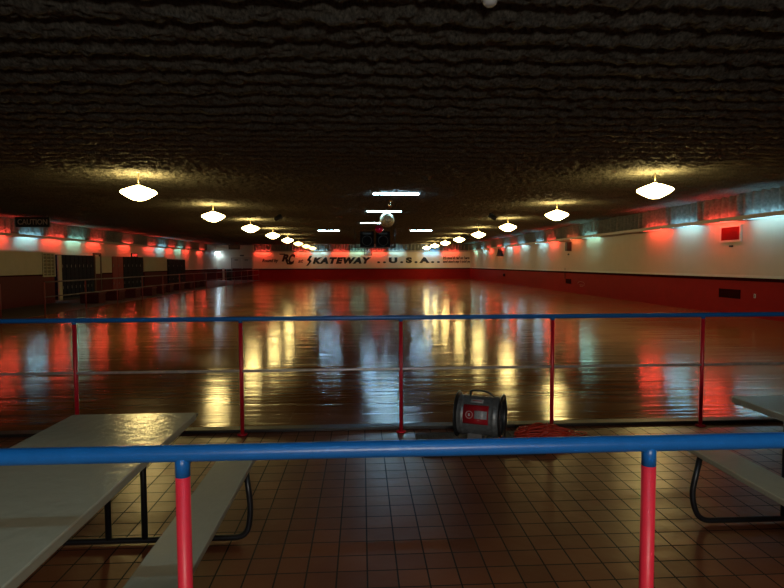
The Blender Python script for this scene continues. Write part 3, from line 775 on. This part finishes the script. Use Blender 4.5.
picnic('grey topped picnic table with benches at the right behind the near railing', 2.405, 1.20, 3.05, 1.52, 3.20, .515, (.02, .16), .16, .02)

# ------------------------------------------------------------------ mat, fan, cord
a = at(416, 427, z=.01); b = at(538, 454, z=.01)
t = thing('floor_mat', 'black rubber mat under the fan at the rink edge', 'mat', ((a.x+b.x)/2-.0, (b.y+4.96)/2-.04, 0))
xm0 = at(418, 440, z=.01).x; xm1 = at(534, 440, z=.01).x
yl = b.y; yh = 4.86
bm = bmn(); hx = (xm1-xm0)/2; hy = (yh-yl)/2; t.location = ((xm0+xm1)/2, (yh+yl)/2, 0)
rbox(bm, -hx, hx, -hy, hy, .001, .009, .03); obj('pad', bm, [rubber, rubber], t)
bm = bmn()
for k in range(18):
    x = -hx+.05+(2*hx-.1)*k/17; bx(bm, x-.008, x+.008, -hy+.04, hy-.04, .009, .013)
obj('ribs', bm, rubber, t)

FR, FL = .163, .37
c = at(480.5, 416, y=4.62)
print('fan', c)
t = thing('drum_fan', 'galvanised drum fan with red label lying on the black mat', 'fan', (c.x, c.y, 0), math.radians(-24))
zc = FR + .058
ax = Matrix.Translation((0, 0, zc)) @ Matrix.Rotation(PI/2, 4, 'Y')        # local z -> +x
prof = [(FR, -FL/2)]
for k in range(1, 40):
    z = -FL/2 + FL*k/40; rr = FR
    if k in (5, 6, 34, 35): rr += .006
    prof.append((rr, z))
prof.append((FR, FL/2)); inner = [(FR-.006, FL/2), (FR-.006, -FL/2)]
bm = bmn(); lathe(bm, prof+inner+[(FR, -FL/2)], 48, mtx=ax); obj('drum', bm, steel, t)
for s in (-1, 1):
    bm = bmn(); z = s*FL/2
    lathe(bm, [(FR-.01, z-s*.02), (FR+.012, z-s*.01), (FR+.026, z), (FR+.028, z+s*.008), (FR+.018, z+s*.010), (FR-.012, z+s*.006), (FR-.01, z-s*.02)], 48, mtx=ax); obj('end_ring', bm, mat('dark_steel', (.045, .045, .045), .4, metal=.6, noise=(30, .4)), t)
    bm = bmn()
    for r_ in (.04, .075, .11, .145):
        tube(bm, [ax @ Vector((r_*math.cos(k*PI/16), r_*math.sin(k*PI/16), s*(FL/2-.02))) for k in range(32)], .0016, 5, closed=True)
    for k in range(6):
        q = k*PI/3; tube(bm, [ax @ Vector((.02*math.cos(q), .02*math.sin(q), s*(FL/2-.02))), ax @ Vector((FR*math.cos(q), FR*math.sin(q), s*(FL/2-.02)))], .002, 5)
    obj('wire_guard', bm, blackm, t)
bm = bmn(); tube(bm, [ax @ Vector((0, 0, -.10)), ax @ Vector((0, 0, .06))], .055, 20); obj('motor', bm, blackm, t)
for k in range(5):
    bm = bmn(); q = k*2*PI/5
    vs = [(.03, -.02, .08), (.03, .02, .10), (.15, .07, .13), (.16, -.05, .07)]
    R = Matrix.Rotation(q, 4, 'Z'); f = bm.faces.new([bm.verts.new(ax @ (R @ Vector(v))) for v in vs]); bmesh.ops.solidify(bm, geom=[f], thickness=.004); obj('blade', bm, blackm, t)
bm = bmn(); arc_tube(bm, [(-.085, 0, zc+FR-.004), (-.085, 0, zc+FR+.045), (.06, 0, zc+FR+.045), (.12, 0, zc+FR-.002)], .0075, .03, 10); obj('handle', bm, blackm, t)
bm = bmn(); bx(bm, -.10, .04, -.09, .09, .014, .030); bx(bm, -.09, .03, -.085, -.07, .030, .085); bx(bm, -.09, .03, .07, .085, .030, .085); obj('base_bracket', bm, steell, t)
def patch(x0, x1, a0, a1, m, name, r, parent, nx=1, outline=None):
    bm = bmn(); n = 14; rows = []
    for k in range(n+1):
        a_ = math.radians(a0 + (a1-a0)*k/n)      # angle above -y direction
        rows.append([bm.verts.new((x, -math.cos(a_)*r, zc + math.sin(a_)*r)) for x in (x0, x1)])
    for A, B in zip(rows, rows[1:]):
        f = bm.faces.new((A[0], A[1], B[1], B[0])); f.smooth = True
    o = obj(name, bm, m, parent); md = o.modifiers.new('solid', 'SOLIDIFY'); md.thickness = .0008
    return o
lb = patch(-.115, .095, -12, 44, decalr, 'label', FR+.0018, t); lb['label'] = 'red label'
patch(-.020, .085, 4, 27, mat('label_grey', (.42, .43, .46), .3, noise=(90, .5)), 'text_block', FR+.0030, lb)
bm = bmn(); pts = []
for k in range(24):
    q = 2*PI*k/24; a_ = math.radians(14) + .028*math.sin(q)/FR; pts.append((-.062+.028*math.cos(q), -math.cos(a_)*(FR+.003), zc+math.sin(a_)*(FR+.003)))
tube(bm, pts, .004, 6, closed=True); obj('label_mark', bm, mat('label_pale', (.6, .35, .35), .3, noise=(40, .2)), lb)
bm = bmn(); a_ = math.radians(14); bx(bm, -.070, -.054, -math.cos(a_)*(FR+.004), -math.cos(a_)*(FR-.004), zc+math.sin(a_)*FR-.012, zc+math.sin(a_)*FR+.012); obj('label_symbol', bm, decalw, lb)
wl = patch(-.063, .043, 52, 66, decalw, 'small_label', FR+.0022, t); wl['label'] = 'white label with dark red line'
patch(-.048, .028, 57.5, 60.5, decalr, 'text_line', FR+.0034, wl)

# tangled cord
rnd = random.Random(3)
a = at(510, 428, z=.02); b = at(574, 428, z=.02)
ccx, ccy = (a.x+b.x)/2-.07, 4.66
pts = []
for k in range(26*14):
    lp = k/14; q = 2*PI*lp; l = int(lp)
    rr = random.Random(l*17+1); sx = rr.uniform(.06, .27); sy = rr.uniform(.04, .14); ox = rr.uniform(-.12, .11); oy = rr.uniform(-.07, .07); tl = rr.uniform(-1.4, 1.4)
    r2 = random.Random((l+1)*17+1); sx2 = r2.uniform(.06, .27); sy2 = r2.uniform(.04, .14); ox2 = r2.uniform(-.12, .11); oy2 = r2.uniform(-.07, .07); tl2 = r2.uniform(-1.4, 1.4)
    f = lp-l; mixv = lambda u, v: u*(1-f)+v*f
    X = mixv(ox, ox2) + mixv(sx, sx2)*math.cos(q); Y = mixv(oy, oy2) + mixv(sy, sy2)*math.sin(q) + mixv(tl, tl2)*.1*math.cos(q)
    Z =   .007 + .12*lp/26*max(0, 1-((X/.36)**2+(Y/.2)**2)) + .012*rr.random()
    pts.append((X, Y, Z))
bm = bmn(); tube(bm, pts, .0058, 7)
t = thing('extension_cord', 'tangled orange extension cord piled on the tiles right of the fan', 'cord', (ccx, ccy, 0))
obj('coiled_cable', bm, cordm, t)
bm = bmn(); arc_tube(bm, [(.15, -.08, .01), (.36, .03, .006), (.46, .12, .006), (.30, .16, .006), (.1, .1, .02)], .0042, .12, 7); obj('loose_loop', bm, cordm, t)

# ------------------------------------------------------------------ light behind the camera (snack area light and an added ceiling fill)
def area(loc, tgt, size, power, col, name='snack_area_light'):
    l = bpy.data.lights.new(name, 'AREA'); l.shape = 'RECTANGLE'; l.size = size[0]; l.size_y = size[1]; l.energy = power; l.color = col
    o = bpy.data.objects.new(name, l); C.objects.link(o); o.location = loc
    o.rotation_euler = (Vector(tgt)-Vector(loc)).to_track_quat('-Z', 'Y').to_euler()
    return o
area((.3, -3.2, 2.0), (.3, 3, 1.0), (1.6, .5), 95, (1, .88, .74))
l = bpy.data.lights.new('ceiling_fill', 'POINT'); l.energy = 44; l.color = (.72, .95, 1); l.shadow_soft_size = .25  # unseen fill light, added to brighten the near ceiling
o = bpy.data.objects.new('ceiling_fill', l); C.objects.link(o); o.location = (.5, -3.6, 2.1)

w = bpy.data.worlds.new('world'); SC.world = w; w.use_nodes = True
w.node_tree.nodes['Background'].inputs['Color'].default_value = (.01, .01, .01, 1)
w.node_tree.nodes['Background'].inputs['Strength'].default_value = .2
SC.view_settings.view_transform = 'Standard'; SC.view_settings.look = 'None'
SC.view_settings.gamma = 1; SC.view_settings.exposure = 0; SC.view_settings.use_curve_mapping = False
